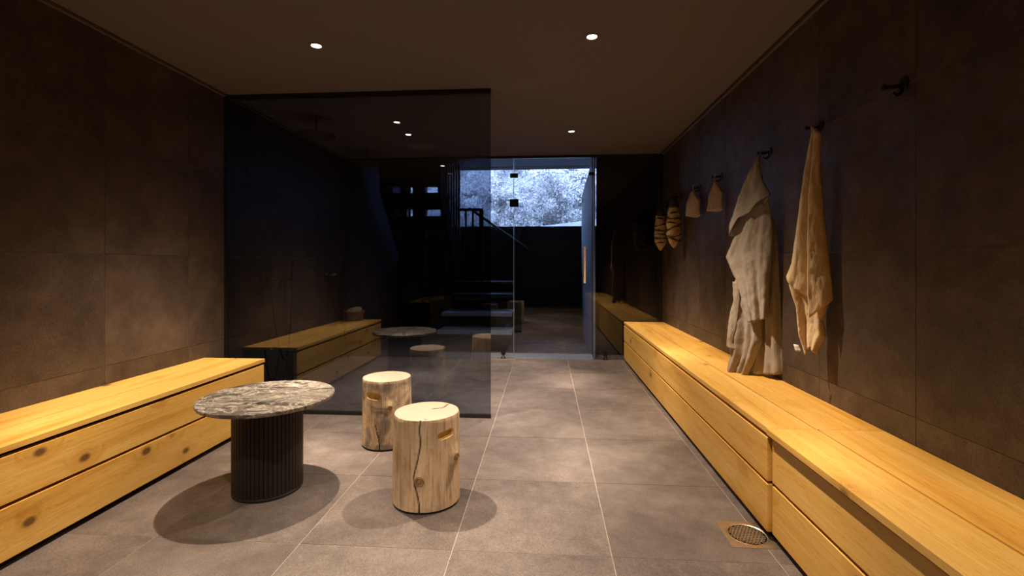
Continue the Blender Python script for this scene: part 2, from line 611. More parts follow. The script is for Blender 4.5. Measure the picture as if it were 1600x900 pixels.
# ------------------------------------------------------------------ ceiling with a shadow gap along both side walls
struct('ceiling', MB().box(XL + 0.034, XR - 0.034, YB, FY + 0.02, CZ, CZ + 0.10)
       .box(XL - 0.012, XR + 0.012, YB, FY + 0.02, CZ + 0.10, CZ + 0.16), M['ceiling'])
struct('trim_1', MB().box(XL, XL + 0.016, YB, FY, CZ - 0.011, CZ + 0.004), M['trim_strip'])
struct('trim_2', MB().box(XR - 0.016, XR, YB, FY, CZ - 0.011, CZ + 0.004), M['trim_strip'])
struct('trim_3', MB().box(XL + 0.001, XL + 0.033, YB, FY, CZ + 0.05, CZ + 0.06), M['gap_black'])
struct('trim_4', MB().box(XR - 0.033, XR - 0.001, YB, FY, CZ + 0.05, CZ + 0.06), M['gap_black'])

# ------------------------------------------------------------------ downlights
def downlight(x, y, label, dim=1.0):
    t = thing('ceiling_downlight', label, 'ceiling light', (x, y, CZ), 'recessed ceiling downlights')
    MB().lathe([(0.046, 0.0), (0.046, -0.003), (0.040, -0.0045), (0.030, -0.0045), (0.0275, 0.0), (0.0275, 0.0005)],
               n=32, caps=False).obj('trim_ring', M['ceiling'], t, smooth=35)
    MB().lathe([(0.0, 0.0), (0.026, 0.0), (0.026, -0.0022), (0.018, -0.0035), (0.0, -0.004)], n=24, caps=False).obj('lamp', M['lamp'], t, smooth=40)
    ld = bpy.data.lights.new('downlight_beam', 'SPOT')
    ld.energy = SPOT_W * dim
    ld.color = SPOT_COL
    ld.spot_size = math.radians(165)
    ld.spot_blend = 0.1
    ld.shadow_soft_size = 0.018
    ld.use_nodes = True
    nt = ld.node_tree
    em = nt.nodes['Emission']
    tc = nt.nodes.new('ShaderNodeTexCoord')
    sx = nt.nodes.new('ShaderNodeSeparateXYZ')
    nt.links.new(tc.outputs['Normal'], sx.inputs[0])
    cz = math_n(nt, 'ABSOLUTE', sx.outputs[2])
    mx = max(b for a, b in BEAM)
    r = ramp(nt, [(math.cos(math.radians(a)), (b / mx,) * 3) for a, b in reversed(BEAM)], cz)
    nt.links.new(math_n(nt, 'MULTIPLY', r.outputs[0], mx), em.inputs['Strength'])
    lo = bpy.data.objects.new('downlight_beam', ld)
    COL.objects.link(lo)
    lo.parent = t
    lo.location = (0, 0, -0.012)
    return t
downlight(-1.298, 2.616, 'small round recessed ceiling downlight over the marble table, upper left', 1.45)
downlight(0.250, 2.619, 'small round recessed ceiling downlight shining near the top centre, above the aisle')
downlight(0.238, 4.474, 'small faint recessed ceiling downlight deeper in the aisle, before the glass door')
downlight(-1.311, 4.473, 'recessed ceiling downlight behind the smoked glass screen beside the ceiling speaker', 1.1)
downlight(-1.298, 0.758, 'recessed ceiling downlight over the near left bench, seen only mirrored in glass', 0.42)
downlight(0.245, 0.758, 'recessed ceiling downlight just above the viewpoint, over the near aisle', 0.65)

t = thing('ceiling_speaker', 'flat round ceiling speaker grille behind the smoked glass screen', 'speaker', (-1.305, 4.92, CZ))
MB().lathe([(0.0, -0.006), (0.135, -0.006), (0.135, 0.0)], n=40, caps=False).obj('grille', M['speaker'], t, smooth=30)
MB().lathe([(0.135, 0.0), (0.135, -0.008), (0.145, -0.006), (0.147, 0.0)], n=40, caps=False).obj('rim', M['speaker'], t, smooth=30)

# ------------------------------------------------------------------ glass screens
gx1 = -0.388
t = thing('shower_screen', 'large smoked glass screen in black profiles, between left wall and aisle', 'glass screen', (XL, GY, 0))
MB().box(0.012, gx1 - XL, -0.005, 0.005, 0.022, CZ - 0.026).obj('glass_pane', M['screen_glass'], t)
MB().box(0.001, gx1 - XL + 0.001, -0.012, 0.012, 0.0, 0.024).obj('bottom_profile', M['black_profile'], t)
MB().box(0.001, gx1 - XL, -0.014, 0.014, CZ - 0.030, CZ - 0.001).obj('top_profile', M['black_profile'], t)
MB().box(0.001, 0.016, -0.012, 0.012, 0.024, CZ - 0.03).obj('wall_profile', M['black_profile'], t)

DX0, DX1 = -0.366, 0.519
def far_panel(name, x0, x1, label, cat):
    t = thing(name, label, cat, ((x0 + x1) / 2, FY + 0.006, 0))
    h = (x1 - x0) / 2
    return t, h
t, h = far_panel('fixed_glazing', XL + 0.004, DX0 - 0.003, 'fixed tinted glass panel left of the glass door, behind the smoked screen', 'glass panel')
MB().box(-h, h, -0.005, 0.005, 0.006, CZ - 0.026).obj('glass_pane', M['door_glass'], t)
t, h = far_panel('fixed_glazing', DX1 + 0.006, XR - 0.004, 'fixed tinted glass panel right of the glass door, beside the wall', 'glass panel')
MB().box(-h, h, -0.005, 0.005, 0.006, CZ - 0.026).obj('glass_pane', M['door_glass'], t)
MB().box(-h - 0.005, -h + 0.004, -0.006, 0.006, 0.06, CZ - 0.026).obj('edge_seal', M['black_profile'], t)
t, h = far_panel('glass_door', DX0, DX1, 'frameless tinted glass door with a tall brass handle, before the snowy window', 'door')
MB().box(-h, h, -0.005, 0.005, 0.014, CZ - 0.032).obj('glass_pane', M['door_glass'], t)
MB().box(-h - 0.005, -h + 0.001, -0.006, 0.006, 0.02, CZ - 0.034).obj('edge_strip', M['edge'], t)
hx = 0.437 - (DX0 + DX1) / 2
hb = MB().box(hx - 0.011, hx + 0.011, -0.05, -0.028, 0.87, 1.285).obj('handle', M['brass'], t, bevel=0.002)
MB().lathe([(0.008, -0.03), (0.008, 0.0)], (hx, 0, 0.93), 1, 12).obj('handle_mount', M['brass'], hb)
MB().lathe([(0.008, -0.03), (0.008, 0.0)], (hx, 0, 1.225), 1, 12).obj('handle_mount', M['brass'], hb)
for z, hz, wd in ((2.10, 0.025, 0.05), (1.785, 0.045, 0.055)):
    MB().box(-h - wd + 0.006, -h + wd - 0.002, -0.016, -0.005, z - hz, z + hz).obj('hinge', M['black_metal'], t, bevel=0.002)
MB().box(h - 0.035, h + 0.030, -0.014, -0.005, 2.095, 2.13).obj('pivot_clamp', M['black_metal'], t, bevel=0.002)
fx = -h - 0.122
def floor_clamp(x, y, label):
    k = thing('glass_floor_clamp', label, 'clamp', (x, y, 0), 'floor clamps of the glass wall')
    MB().box(-0.024, 0.024, -0.012, 0.0, 0.045, 0.115).obj('plate', M['black_metal'], k, bevel=0.003)
    MB().tube([(-0.004, -0.008, 0.05), (-0.02, -0.012, 0.004)], 0.006, 8).obj('foot', M['black_metal'], k)
    MB().tube([(0.004, -0.008, 0.05), (0.02, -0.012, 0.004)], 0.006, 8).obj('foot', M['black_metal'], k)
floor_clamp(-0.488, FY, 'small black floor clamp at the foot of the glass, left of the door')
floor_clamp(0.672, FY, 'small black floor clamp at the foot of the glass, beside the right bench')
struct('trim_5', MB().box(XL, XR, FY - 0.012, FY + 0.024, CZ - 0.028, CZ), M['black_profile'])
struct('trim_6', MB().box(XL, XL + 0.012, FY - 0.010, FY + 0.022, 0.0, CZ - 0.028), M['black_profile'])

# ------------------------------------------------------------------ hall behind the glass, snowy window
HX = 0.56
struct('wall_hall_left', MB().box(XL - 0.15, XL, FY + 0.021, WY, -0.1, HCZ), M['hall_paint'])
M['black_wall'] = plain('black_wall', (0.008, 0.008, 0.009), 0.8, spec=0.1)
struct('wall_hall_right', MB().box(HX + 0.05, XR + 0.4, FY + 0.30, FY + 0.40, 0.0, HCZ)
       .box(XR, XR + 0.15, FY + 0.40, WY, -0.1, HCZ), M['black_wall'])
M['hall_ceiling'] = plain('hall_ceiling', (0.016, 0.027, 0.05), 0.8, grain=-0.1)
struct('ceiling_hall', MB().box(XL - 0.15, XR + 0.15, FY + 0.02, WY + 0.2, HCZ, HCZ + 0.1)
       .box(XL - 0.15, XR + 0.15, FY - 0.02, FY + 0.02, CZ + 0.001, HCZ + 0.1), M['hall_ceiling'])
WZ0, WZ1, WX0, WX1 = 1.675, 2.632, -2.25, 1.16
struct('wall_far', MB().box(XL - 0.15, XR + 0.15, WY, WY + 0.2, -0.1, WZ0)
       .box(XL - 0.15, XR + 0.15, WY, WY + 0.2, WZ1, HCZ)
       .box(XL - 0.15, WX0, WY, WY + 0.2, WZ0, WZ1).box(WX1, XR + 0.15, WY, WY + 0.2, WZ0, WZ1), M['dark_wall'])
t = tag(MB().box(WX0, WX1, WY + 0.10, WY + 0.14, WZ0, WZ0 + 0.02).box(WX0, WX1, WY + 0.10, WY + 0.14, WZ1 - 0.012, WZ1)
        .box(WX0, WX0 + 0.03, WY + 0.10, WY + 0.14, WZ0, WZ1).box(WX1 - 0.03, WX1, WY + 0.10, WY + 0.14, WZ0, WZ1)
        .obj('window_1', M['hall_paint']), kind='structure')
MB().box(WX0 + 0.03, WX1 - 0.03, WY + 0.115, WY + 0.125, WZ0 + 0.02, WZ1 - 0.012).obj('pane', M['clear_glass'], t)
MB().box(WX0, WX1, WY - 0.02, WY + 0.10, WZ0 - 0.02, WZ0 + 0.004).obj('sill', M['hall_paint'], t)
struct('trim_7', MB().box(-1.30, HX - 0.02, FY + 0.02, FY + 0.32, -0.01, 0.006), plain('pale_floor_strip', (0.45, 0.50, 0.60), 0.35))  # pale bluish strip on the hall floor along the glass
# pale partition panel standing at right, seen edge-lit by the window
t = thing('partition_panel', 'pale blue-lit upright partition behind the glass door, right of the snowy window', 'partition', (HX, 6.42, 0))
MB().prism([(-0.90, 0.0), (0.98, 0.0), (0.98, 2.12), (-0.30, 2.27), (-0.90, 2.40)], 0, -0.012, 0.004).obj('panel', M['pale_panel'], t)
MB().box(-0.022, -0.012, 0.72, 0.76, 2.0, 2.06).obj('switch', M['black_metal'], t)

# upper stair flight (open risers), left in the hall
t = thing('open_staircase', 'black open-riser staircase in the hall, left, with light between its treads', 'staircase', (-1.76, 6.4, 0))

for y0, z0, z1, x0, x1 in ((6.0, 2.091, 2.444, -2.085, -1.36), (6.22, 1.822, 2.031, -2.075, -1.375), (6.44, 1.549, 1.743, -2.065, -1.388), (6.66, 1.30, 1.46, -2.06, -1.40)):
    MB().box(x0 + 1.76, x1 + 1.76, y0 - 6.4, y0 - 6.4 + 0.16, z0, z1).obj('tread', M['slat'], t, bevel=0.004)
for x in (-2.115, -1.365):
    MB().prism([(-0.46, 2.62), (-0.40, 2.62), (0.60, 1.25), (0.60, 0.0), (0.50, 0.0), (0.50, 1.05), (-0.46, 2.02)], 0, x + 1.76, x + 1.76 + 0.03).obj('stringer', M['gap_black'], t)
# pier that hides the middle of the window behind the stair
struct('wall_pier', MB().box(-2.06, -1.86, 7.25, 7.40, -0.0, HCZ), M['dark_wall'])
# vertical slat screen
t = thing('slat_screen', 'screen of thin black vertical slats between the staircase and the snowy window', 'screen', (-1.47, 7.3, 0))
for k in range(8):
    MB().box(-0.145 + k * 0.039 - 0.013, -0.145 + k * 0.039 + 0.013, -0.03, 0.03, 0.0, HCZ - 0.001).obj('slat', M['hall_paint'], t)
# lower flight, window light painted into its near treads as pale blue
t = thing('lower_stair_flight', 'low stair treads lit blue from above, left of the glass door opening', 'stairs', (-1.0, 6.2, 0))
for y0, y1, z, x1 in ((5.75, 6.12, 0.273, -0.409), (6.0, 6.56, 0.469, -0.427), (6.4, 6.9, 0.678, -0.455), (6.8, 7.3, 0.831, -0.484)):
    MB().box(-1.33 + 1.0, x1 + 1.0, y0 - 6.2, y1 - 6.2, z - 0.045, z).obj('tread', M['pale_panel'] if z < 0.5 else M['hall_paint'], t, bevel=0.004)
MB().box(-0.33, 0.50, -0.25, 1.05, 0.0, 0.22).obj('base', M['dark_wall'], t)
MB().box(-0.33, 0.44, 0.35, 1.05, 0.22, 0.63).obj('base', M['dark_wall'], t)
# landing balustrade
t = thing('stair_railing', 'black stair railing with newel post and balusters against the snowy window', 'railing', (-1.06, 6.9, 0.8))
MB().box(-0.21, 0.15, -0.025, 0.025, 1.06, 1.098).obj('top_rail', M['black_metal'], t, bevel=0.003)
MB().box(0.092, 0.153, -0.03, 0.03, 0.03, 1.06).obj('newel_post', M['black_metal'], t)
for x in (-0.106, -0.002):
    MB().box(x - 0.012, x + 0.012, -0.012, 0.012, 0.03, 1.06).obj('baluster', M['black_metal'], t)
t = thing('wall_handrail', 'dark sloping handrail descending to the right below the snowy window', 'handrail', (-0.75, 7.45, 1.64))
MB().tube([(-0.46, 0, 0.33), (0.47, 0, -0.328)], 0.021, 10).obj('rail', M['hall_paint'], t, smooth=50)
for k in (-0.12, 0.32):
    MB().tube([(k, 0, -k * 0.71 - 0.005), (k, 0.02, -k * 0.71 - 0.06), (k, 0.15, -k * 0.71 - 0.06)], 0.008, 6).obj('bracket', M['black_metal'], t)

# ------------------------------------------------------------------ snowy slope and trees outside
g = MB()
nx, ny = 30, 24
vs, fs = [], []
for j in range(ny + 1):
    for i in range(nx + 1):
        x = -9 + 18 * i / nx
        y = WY + 0.25 + 17 * (j / ny) ** 1.2
        d = y - WY - 0.25
        z = 1.60 + 0.03 * d + 0.52 * max(0, d - 2.6) + 0.05 * max(0, x) + 0.12 * mnoise.noise((x * 0.6, y * 0.6, 1.7)) * min(1, d)
        vs.append((x, y, min(z, 9)))
for j in range(ny):
    for i in range(nx):
        a = j * (nx + 1) + i
        fs.append((a, a + 1, a + nx + 2, a + nx + 1))
tag(g.add(vs, fs).obj('snow_bank', M['snow'], smooth=60), 'snow-covered slope outside the hall window', 'snow', kind='stuff')

lv, lf = [], []
for k in range(9):
    x = -0.75 + 2.05 * k / 8
    zt = 1.67 + 0.115 * (x + 0.75)
    lv += [(x, WY + 0.22, 1.4), (x, WY + 0.22, 1.60), (x, WY + 0.95, zt + 0.02), (x, WY + 1.05, zt + 0.01), (x, WY + 1.05, 1.4)]
for k in range(8):
    for q in range(4):
        a = k * 5 + q
        lf.append((a, a + 1, a + 6, a + 5))
struct('trim_8', MB().add(lv, lf), plain('blue_grey_ledge', (0.30, 0.34, 0.40), 0.8))  # blue-grey ramp outside the window, rising to the right
def tree(x, y, zb, hgt, seed, lean=0.0):
    rnd = random.Random(seed)
    if hgt > 2.5:
        t = thing('frosted_tree', 'frost-covered tree on the snowy slope beyond the hall window', 'tree', (x, y, zb), 'frosted trees outside the window')
    else:
        t = thing('frosted_bush', 'low frost-covered bush growing close outside the hall window', 'bush', (x, y, zb), 'frosted bushes outside the window')
    tr, fr = MB(), MB()
    def tuft(p, s):
        for _ in range(11):
            q = Vector(p) + Vector([rnd.gauss(0, s) for _ in range(3)])
            a = Vector([rnd.gauss(0, 1) for _ in range(3)]).normalized() * s * rnd.uniform(0.2, 0.55)
            b = Vector([rnd.gauss(0, 1) for _ in range(3)]).normalized() * s * rnd.uniform(0.10, 0.28)
            fr.add([q - a, q + b, q + a, q - b], [(0, 1, 2, 3)], 1 if rnd.random() < 0.13 else 0)
    def grow(p, d, ln, r, lv):
        pts = [Vector(p)]
        dd = Vector(d).normalized()
        n = 5
        for k in range(n):
            dd = (dd + Vector([rnd.gauss(0, 0.16), rnd.gauss(0, 0.16), rnd.gauss(0, 0.10) - (0.10 if lv else 0)])).normalized()
            pts.append(pts[-1] + dd * ln / n)
        tr.tube(pts, [r * (1 - 0.14 * k) for k in range(n + 1)], 6 if lv == 0 else 4, caps=False)
        if lv >= 1:
            for q in pts[1:]:
                tuft(q, 0.055)
        if lv < 3:
            m = (13, 7, 4)[lv]
            for k in range(m):
                f = 0.12 + 0.88 * (k + rnd.random()) / m
                i = min(n - 1, int(f * n))
                q = pts[i].lerp(pts[i + 1], f * n - i)
                a = rnd.uniform(0, 2 * PI)
                out = Vector((math.cos(a), math.sin(a), rnd.uniform(-0.35, 0.6)))
                nd = (dd * 0.4 + out).normalized()
                grow(q, nd, ln * (0.36, 0.5, 0.5)[lv] * rnd.uniform(0.7, 1.2), r * (0.38, 0.5, 0.5)[lv], lv + 1)
    grow((0, 0, -0.3), (lean, rnd.uniform(-0.1, 0.1), 1), hgt, 0.027 * hgt ** 0.7, 0)
    tr.obj('trunk', M['twig'], t, smooth=60)
    f = fr.obj('frost', [M['frost'], M['needles']], t)
    tag(f, kind='stuff')
for i, (x, y, h, ln) in enumerate([(-2.6, 11.2, 4.2, 0.1), (-1.5, 10.4, 3.6, -0.15), (-1.7, 12.2, 5.0, 0.2), (1.0, 10.9, 4.2, 0.30),
                                   (1.9, 12.6, 5.0, -0.2), (1.5, 10.2, 3.6, -0.5), (-3.4, 13.0, 5.2, 0.1), (1.1, 14.2, 5.5, 0.25),
                                   (-1.9, 14.5, 6.0, 0.0), (2.9, 14.0, 6.0, 0.0), (0.75, 11.9, 4.0, 0.35), (-2.2, 12.6, 4.2, 0.0), (-2.5, 13.4, 4.6, 0.1)] + [(x, y, h, 0.1 * math.sin(7 * x)) for x, y, h in ((-2.4, 9.3, 1.5), (-1.6, 9.0, 1.3), (-0.95, 9.6, 1.7), (-0.35, 9.1, 1.2), (0.25, 9.5, 1.6), (0.8, 9.2, 1.5), (1.35, 9.7, 1.9), (-1.3, 10.6, 2.4), (0.5, 10.5, 2.3), (-0.1, 10.8, 1.6), (-2.0, 10.3, 2.2))]):
    d = y - WY - 0.25
    tree(x, y, 1.60 + 0.03 * d + 0.52 * max(0, d - 2.6) + 0.05 * max(0, x), h, 40 + i, ln)

# ------------------------------------------------------------------ benches
def bench(label, front, back, y0, y1, split, side, inset=0.0, knots='pine', zt=0.44):
    """side +1: stands on the right wall (front looks to -X); y0 near end, y1 far end"""
    sx = 1 if side > 0 else -1
    t = thing('storage_bench', label, 'bench', ((front + back) / 2, (y0 + y1) / 2, 0), 'pine storage benches along the walls')
    cy = (y0 + y1) / 2
    cxm = (front + back) / 2
    L = (y1 - y0) / 2 - 0.0006
    def bx(xa, xb, ya, yb, za, zb, name, mat, bev=0.0):
        xa, xb = sorted((xa, xb))
        ox, oy, oz = (xa + xb) / 2, (ya + yb) / 2, (za + zb) / 2
        return MB().box(xa - ox, xb - ox, ya - oy, yb - oy, za - oz, zb - oz).obj(name, mat, t, loc=(ox - cxm, oy - cy, oz), bevel=bev)
    D = abs(back - front)
    F, B = front, back
    ya, yb = cy - L, cy + L
    pm = M[knots]
    th = 0.024
    bx(F, split - sx * 0.004, ya, yb, zt - th, zt, 'front_board', pm, 0.0016)
    bx(split + sx * 0.004, B - sx * 0.001, ya, yb, zt - th, zt, 'back_board', M['pine_b'] if knots == 'pine' else M['pine'], 0.0016)
    # carcass: black box behind the drawer fronts
    bx(F + sx * 0.045, B - sx * 0.001, ya + 0.001, yb - 0.001, 0.025, zt - th, 'carcass', M['black_board'])
    bx(F + sx * 0.04, B - sx * 0.03, ya + 0.002, yb - 0.002, 0.0, 0.025, 'plinth', M['black_board'])
    fd = F + sx * inset
    for za, zb in ((0.229, zt - th - 0.016), (0.028, 0.2165)):
        bx(fd, fd + sx * 0.028, ya + 0.0045, yb - 0.0045, za, zb, 'drawer_front', pm, 0.002)
    return t
RF = 0.872
bench('far pine storage bench against the right wall, its end touching the far glass', RF, XR, 3.765, FY - 0.035, 1.055, 1)
bench('long middle pine storage bench on the right, under the hanging linen robe', RF, XR, 1.945, 3.765, 1.055, 1)
bench('nearest pine storage bench at lower right, its drawers set back under the top', RF - 0.006, XR, 0.10, 1.945, 1.060, 1, 0.020)
bench('pine storage bench along the left wall beside the marble table', -1.918, XL, 1.24, 3.135, -2.125, -1, 0.004)

# ------------------------------------------------------------------ round marble table on a slatted drum
TX, TY, TZ = -1.345, 2.225, 0.45
t = thing('round_table', 'round grey marble coffee table on a black slatted drum base', 'table', (TX, TY, 0))
R = 0.303
MB().lathe([(0.0, TZ - 0.032), (R - 0.075, TZ - 0.032), (R - 0.018, TZ - 0.025), (R - 0.005, TZ - 0.019), (R, TZ - 0.010), (R, TZ - 0.003), (R - 0.003, TZ), (0.0, TZ)],
           n=96, caps=False).obj('table_top', M['marble'], t, smooth=30)
RB = 0.150
MB().lathe([(RB - 0.004, 0.016), (RB - 0.004, TZ - 0.032)], n=64).obj('drum', M['black_board'], t, smooth=40)
MB().lathe([(RB + 0.004, 0.0), (RB + 0.006, 0.004), (RB + 0.006, 0.013), (RB + 0.003, 0.016)], n=64).obj('base_ring', M['black_board'], t, smooth=40)
ns = 52
wd = 2 * PI * RB / ns * 0.93
sm = MB().prism([(-wd / 2, -0.005), (wd / 2, -0.005), (wd / 2, 0.004), (wd / 2 - 0.0015, 0.006), (-wd / 2 + 0.0015, 0.006), (-wd / 2, 0.004)], 2, 0.017, TZ - 0.033).mesh('slat', M['slat'])
for k in range(ns):
    a = 2 * PI * k / ns
    inst('slat', sm, t, (RB * math.cos(a), RB * math.sin(a), 0), rot=(0, 0, a - PI / 2))

# ------------------------------------------------------------------ log stools
def log_stool(name_label, cx, cy, z, rt, rb, slot, knots, crack, seed, bark):
    """slot / knots / crack angles are measured from the direction that faces the viewpoint"""
    t = thing('log_stool', name_label, 'stool', (cx, cy, 0))
    a0 = math.atan2(-cy, -cx)
    nseg, nz = 200, 44
    z0 = 0.012
    ck = lambda zz: crack[0] + 0.035 * math.sin(zz * 12 + seed) - 0.13 * math.exp(-((zz - 0.165) / 0.045) ** 2) + 0.02 * math.sin(zz * 47)
    def rad(a, zz):
        f = zz / z
        r = rb + (rt - rb) * f
        r *= 1 + 0.028 * mnoise.noise((math.cos(a) * 1.1 + seed, math.sin(a) * 1.1, zz * 3.0))
        r *= 1 + 0.010 * mnoise.noise((math.cos(a) * 5 + seed, math.sin(a) * 5, zz * 7))
        for (ka, kz, kr, kh) in knots:
            da = (a - a0 - ka + PI) % (2 * PI) - PI
            r += kh * math.exp(-((da * rb) ** 2 + ((zz - kz) * 0.75) ** 2) / (kr * 1.7) ** 2)
        if f > 0.985:
            r -= 0.003
        return r
    vs, fs, cr = [], [], []
    for j in range(nz + 1):
        zz = z0 + (z - z0) * (j / nz)
        for i in range(nseg):
            a = 2 * PI * i / nseg
            r = rad(a, zz)
            da = (a - a0 - ck(zz) + PI) % (2 * PI) - PI
            c = max(0.0, 1 - abs(da) / (crack[1] * PI / nseg)) * (1.0 if crack[1] > 1.5 else max(0.0, min(1.0, (0.20 - zz) / 0.06)))
            r -= 0.010 * c
            cr.append(min(1.0, c * 1.6))
            vs.append((r * math.cos(a), r * math.sin(a), zz))
    for j in range(nz):
        for i in range(nseg):
            k = (i + 1) % nseg
            fs.append((j * nseg + i, j * nseg + k, (j + 1) * nseg + k, (j + 1) * nseg + i))
    mb = MB().add(vs, fs)
    # end grain: rings of vertices
    nr = 30
    top0 = len(mb.v) - nseg
    prev = [top0 + i for i in range(nseg)]
    vv, ff = list(mb.v), list(mb.f)
    mi = list(mb.mi)
    for q in range(1, nr):
        ring = []
        for i in range(nseg):
            a = 2 * PI * i / nseg
            r = rad(a, z) * (1 - q / nr)
            c = 0.0
            for (ca, w_, r1) in crack[2]:
                da = (a - a0 - ca - 0.12 * math.sin(r * 60) + PI) % (2 * PI) - PI
                if r > r1:
                    c = max(c, 1 - abs(da) * r / w_)
            c = max(0.0, c)
            cr.append(min(1.0, c * 1.5))
            ring.append(len(vv))
            vv.append((r * math.cos(a), r * math.sin(a), z + (0.0012 if q > 0 else 0) - 0.006 * c + 0.0008 * mnoise.noise((r * 30, a * 3, seed))))
        for i in range(nseg):
            k = (i + 1) % nseg
            ff.append((prev[i], prev[k], ring[k], ring[i]))
            mi.append(1)
        prev = ring
    cen = len(vv)
    vv.append((0, 0, z + 0.0012))
    cr.append(0)
    for i in range(nseg):
        ff.append((prev[i], prev[(i + 1) % nseg], cen))
        mi.append(1)
    bc = len(vv)
    vv.append((0, 0, z0))
    cr.append(0)
    for i in range(nseg):
        ff.append(((i + 1) % nseg, i, bc))
        mi.append(0)
    mb.v, mb.f, mb.mi = vv, ff, mi
    o = mb.obj('log_body', [bark, M['endgrain'], M['fresh_wood_lit']], t)
    at = o.data.attributes.new('crack', 'FLOAT', 'POINT')
    at.data.foreach_set('value', cr)
    o.data.polygons.foreach_set('use_smooth', [True] * len(o.data.polygons))
    o.data.set_sharp_from_angle(angle=math.radians(50))
    # hand slot: rounded slot cut through the wall, tilted
    sa, sz, sw, sh, tilt = slot
    n = 10
    poly = []
    for s in (1, -1):
        for k in range(n + 1):
            a = -PI / 2 + PI * k / n + (0 if s > 0 else PI)
            poly.append((s * (sw / 2 - sh / 2) + sh / 2 * math.cos(a), sh / 2 * math.sin(a)))
    cut = MB().prism(poly, 1, -0.030, 0.06, 2)
    co = cut.obj('cutter', [bark, M['endgrain'], M['fresh_wood_lit']])
    A = a0 + sa
    rr = rad(A, sz)
    out = Vector((math.cos(A), math.sin(A), 0))
    tx = Vector((-math.sin(A), math.cos(A), 0))
    mat = Matrix((tx, out, Vector((0, 0, 1)))).transposed().to_4x4()
    mat = Matrix.Translation(Vector((cx, cy, 0)) + out * rr + Vector((0, 0, sz))) @ mat @ Matrix.Rotation(tilt, 4, 'Y')
    co.matrix_world = mat
    md = o.modifiers.new('slot', 'BOOLEAN')
    md.operation = 'DIFFERENCE'
    md.object = co
    md.solver = 'EXACT'
    bpy.context.view_layer.update()
    dg = bpy.context.evaluated_depsgraph_get()
    me = bpy.data.meshes.new_from_object(o.evaluated_get(dg))
    o.modifiers.clear()
    o.data = me
    bpy.data.objects.remove(co)
    # foot pad
    MB().lathe([(rb - 0.008, 0.0), (rb - 0.004, 0.003), (rb - 0.004, 0.012)], n=48).obj('foot_pad', M['black_board'], t)
    # cut branch stubs
    for (ka, kz, kr, kh) in knots:
        A = a0 + ka
        out = Vector((math.cos(A), math.sin(A), 0))
        tx = Vector((-math.sin(A), math.cos(A), 0))
        r0 = rad(A, kz) - 0.010
        pf = [(kr, -0.012), (kr * 1.02, 0.006), (kr * 0.93, 0.011), (kr * 0.6, 0.0125), (kr * 0.5, 0.009), (kr * 0.35, 0.0125), (0.0, 0.012)]
        kb = MB().lathe(pf, n=20, axis=2, caps=False)
        kb.v = [(p[0] * (1 + 0.12 * math.sin(3 * math.atan2(p[1], p[0]) + seed)), p[1], p[2]) for p in kb.v]
        ko = kb.obj('knot', M['knot'], t, smooth=50)
        ko.matrix_local = Matrix.Translation(out * r0 + Vector((0, 0, kz))) @ Matrix((tx, Vector((0, 0, 1)), out)).transposed().to_4x4()
    return t
log_stool('pale log stool nearest the viewpoint, split by one long dark crack', -0.552, 2.180, 0.405, 0.149, 0.155,
          (math.asin(0.58), 0.333, 0.090, 0.036, math.radians(-6)),
          [(math.asin(-0.20), 0.150, 0.021, 0.012), (math.asin(0.80), 0.225, 0.017, 0.018)],
          (math.asin(-0.22), 1.6, [(math.asin(-0.15), 0.0022, 0.10), (2.15, 0.0075, 0.030)]), 3.1, M['bark'])
log_stool('patchy brown log stool standing behind the pale cracked one, before the glass', -0.965, 2.845, 0.402, 0.144, 0.150,
          (math.asin(-0.56), 0.318, 0.098, 0.040, math.radians(4)),
          [(math.asin(0.11), 0.255, 0.014, 0.010)],
          (math.asin(-0.32), 1.2, [(2.6, 0.0015, 0.06)]), 8.7, M['bark_warm'])

# ------------------------------------------------------------------ floor drain
t = thing('floor_drain', 'square brass floor drain with round perforated grate beside the right bench', 'drain', (0.807, 1.978, 0.0))
S = 0.094
fr = MB()
n = 48
vs, fs = [], []
for k in range(n):
    a = 2 * PI * k / n
    c, s = math.cos(a), math.sin(a)
    m = max(abs(c), abs(s))
    vs += [(S * c / m, S * s / m, 0.0015), (0.079 * c, 0.079 * s, 0.0015), (0.077 * c, 0.077 * s, 0.0002), (S * c / m, S * s / m, 0.0)]
for k in range(n):
    a, b = k * 4, ((k + 1) % n) * 4
    fs += [(a, b, b + 1, a + 1), (a + 1, b + 1, b + 2, a + 2), (a + 3, b + 3, b, a)]
fr.add(vs, fs).obj('frame', M['bronze'], t)
MB().lathe([(0.0, 0.00015), (0.078, 0.00015)], n=32, caps=False).obj('recess_shade', M['gap_black'], t)  # flat black disc for the shade under the grate, no hole is cut
gr = MB().lathe([(0.0705, 0.0006), (0.074, 0.0026), (0.0765, 0.0026), (0.0768, 0.0006)], n=48, caps=False)
# perforated plate: hex-packed ring cells
pitch, hr = 0.0135, 0.0046
for iy in range(-6, 7):
    for ix in range(-7, 8):
        x = (ix + 0.5 * (iy % 2)) * pitch
        y = iy * pitch * 0.866
        if math.hypot(x, y) > 0.066:
            continue
        vs, fs = [], []
        for k in range(12):
            a = 2 * PI * k / 12 + PI / 6
            hexr = (pitch / 2) / math.cos(((a - PI / 6 + PI / 6) % (PI / 3)) - PI / 6) * 0.985
            vs += [(x + hexr * math.cos(a + PI / 6 - PI / 6), y + hexr * math.sin(a), 0.0016), (x + hr * math.cos(a), y + hr * math.sin(a), 0.0020), (x + hr * 0.95 * math.cos(a), y + hr * 0.95 * math.sin(a), 0.0004)]
        for k in range(12):
            a, b = k * 3, ((k + 1) % 12) * 3
            fs += [(a, b, b + 1, a + 1), (a + 1, b + 1, b + 2, a + 2)]
        gr.add(vs, fs)
gr.obj('grate', M['bronze'], t)

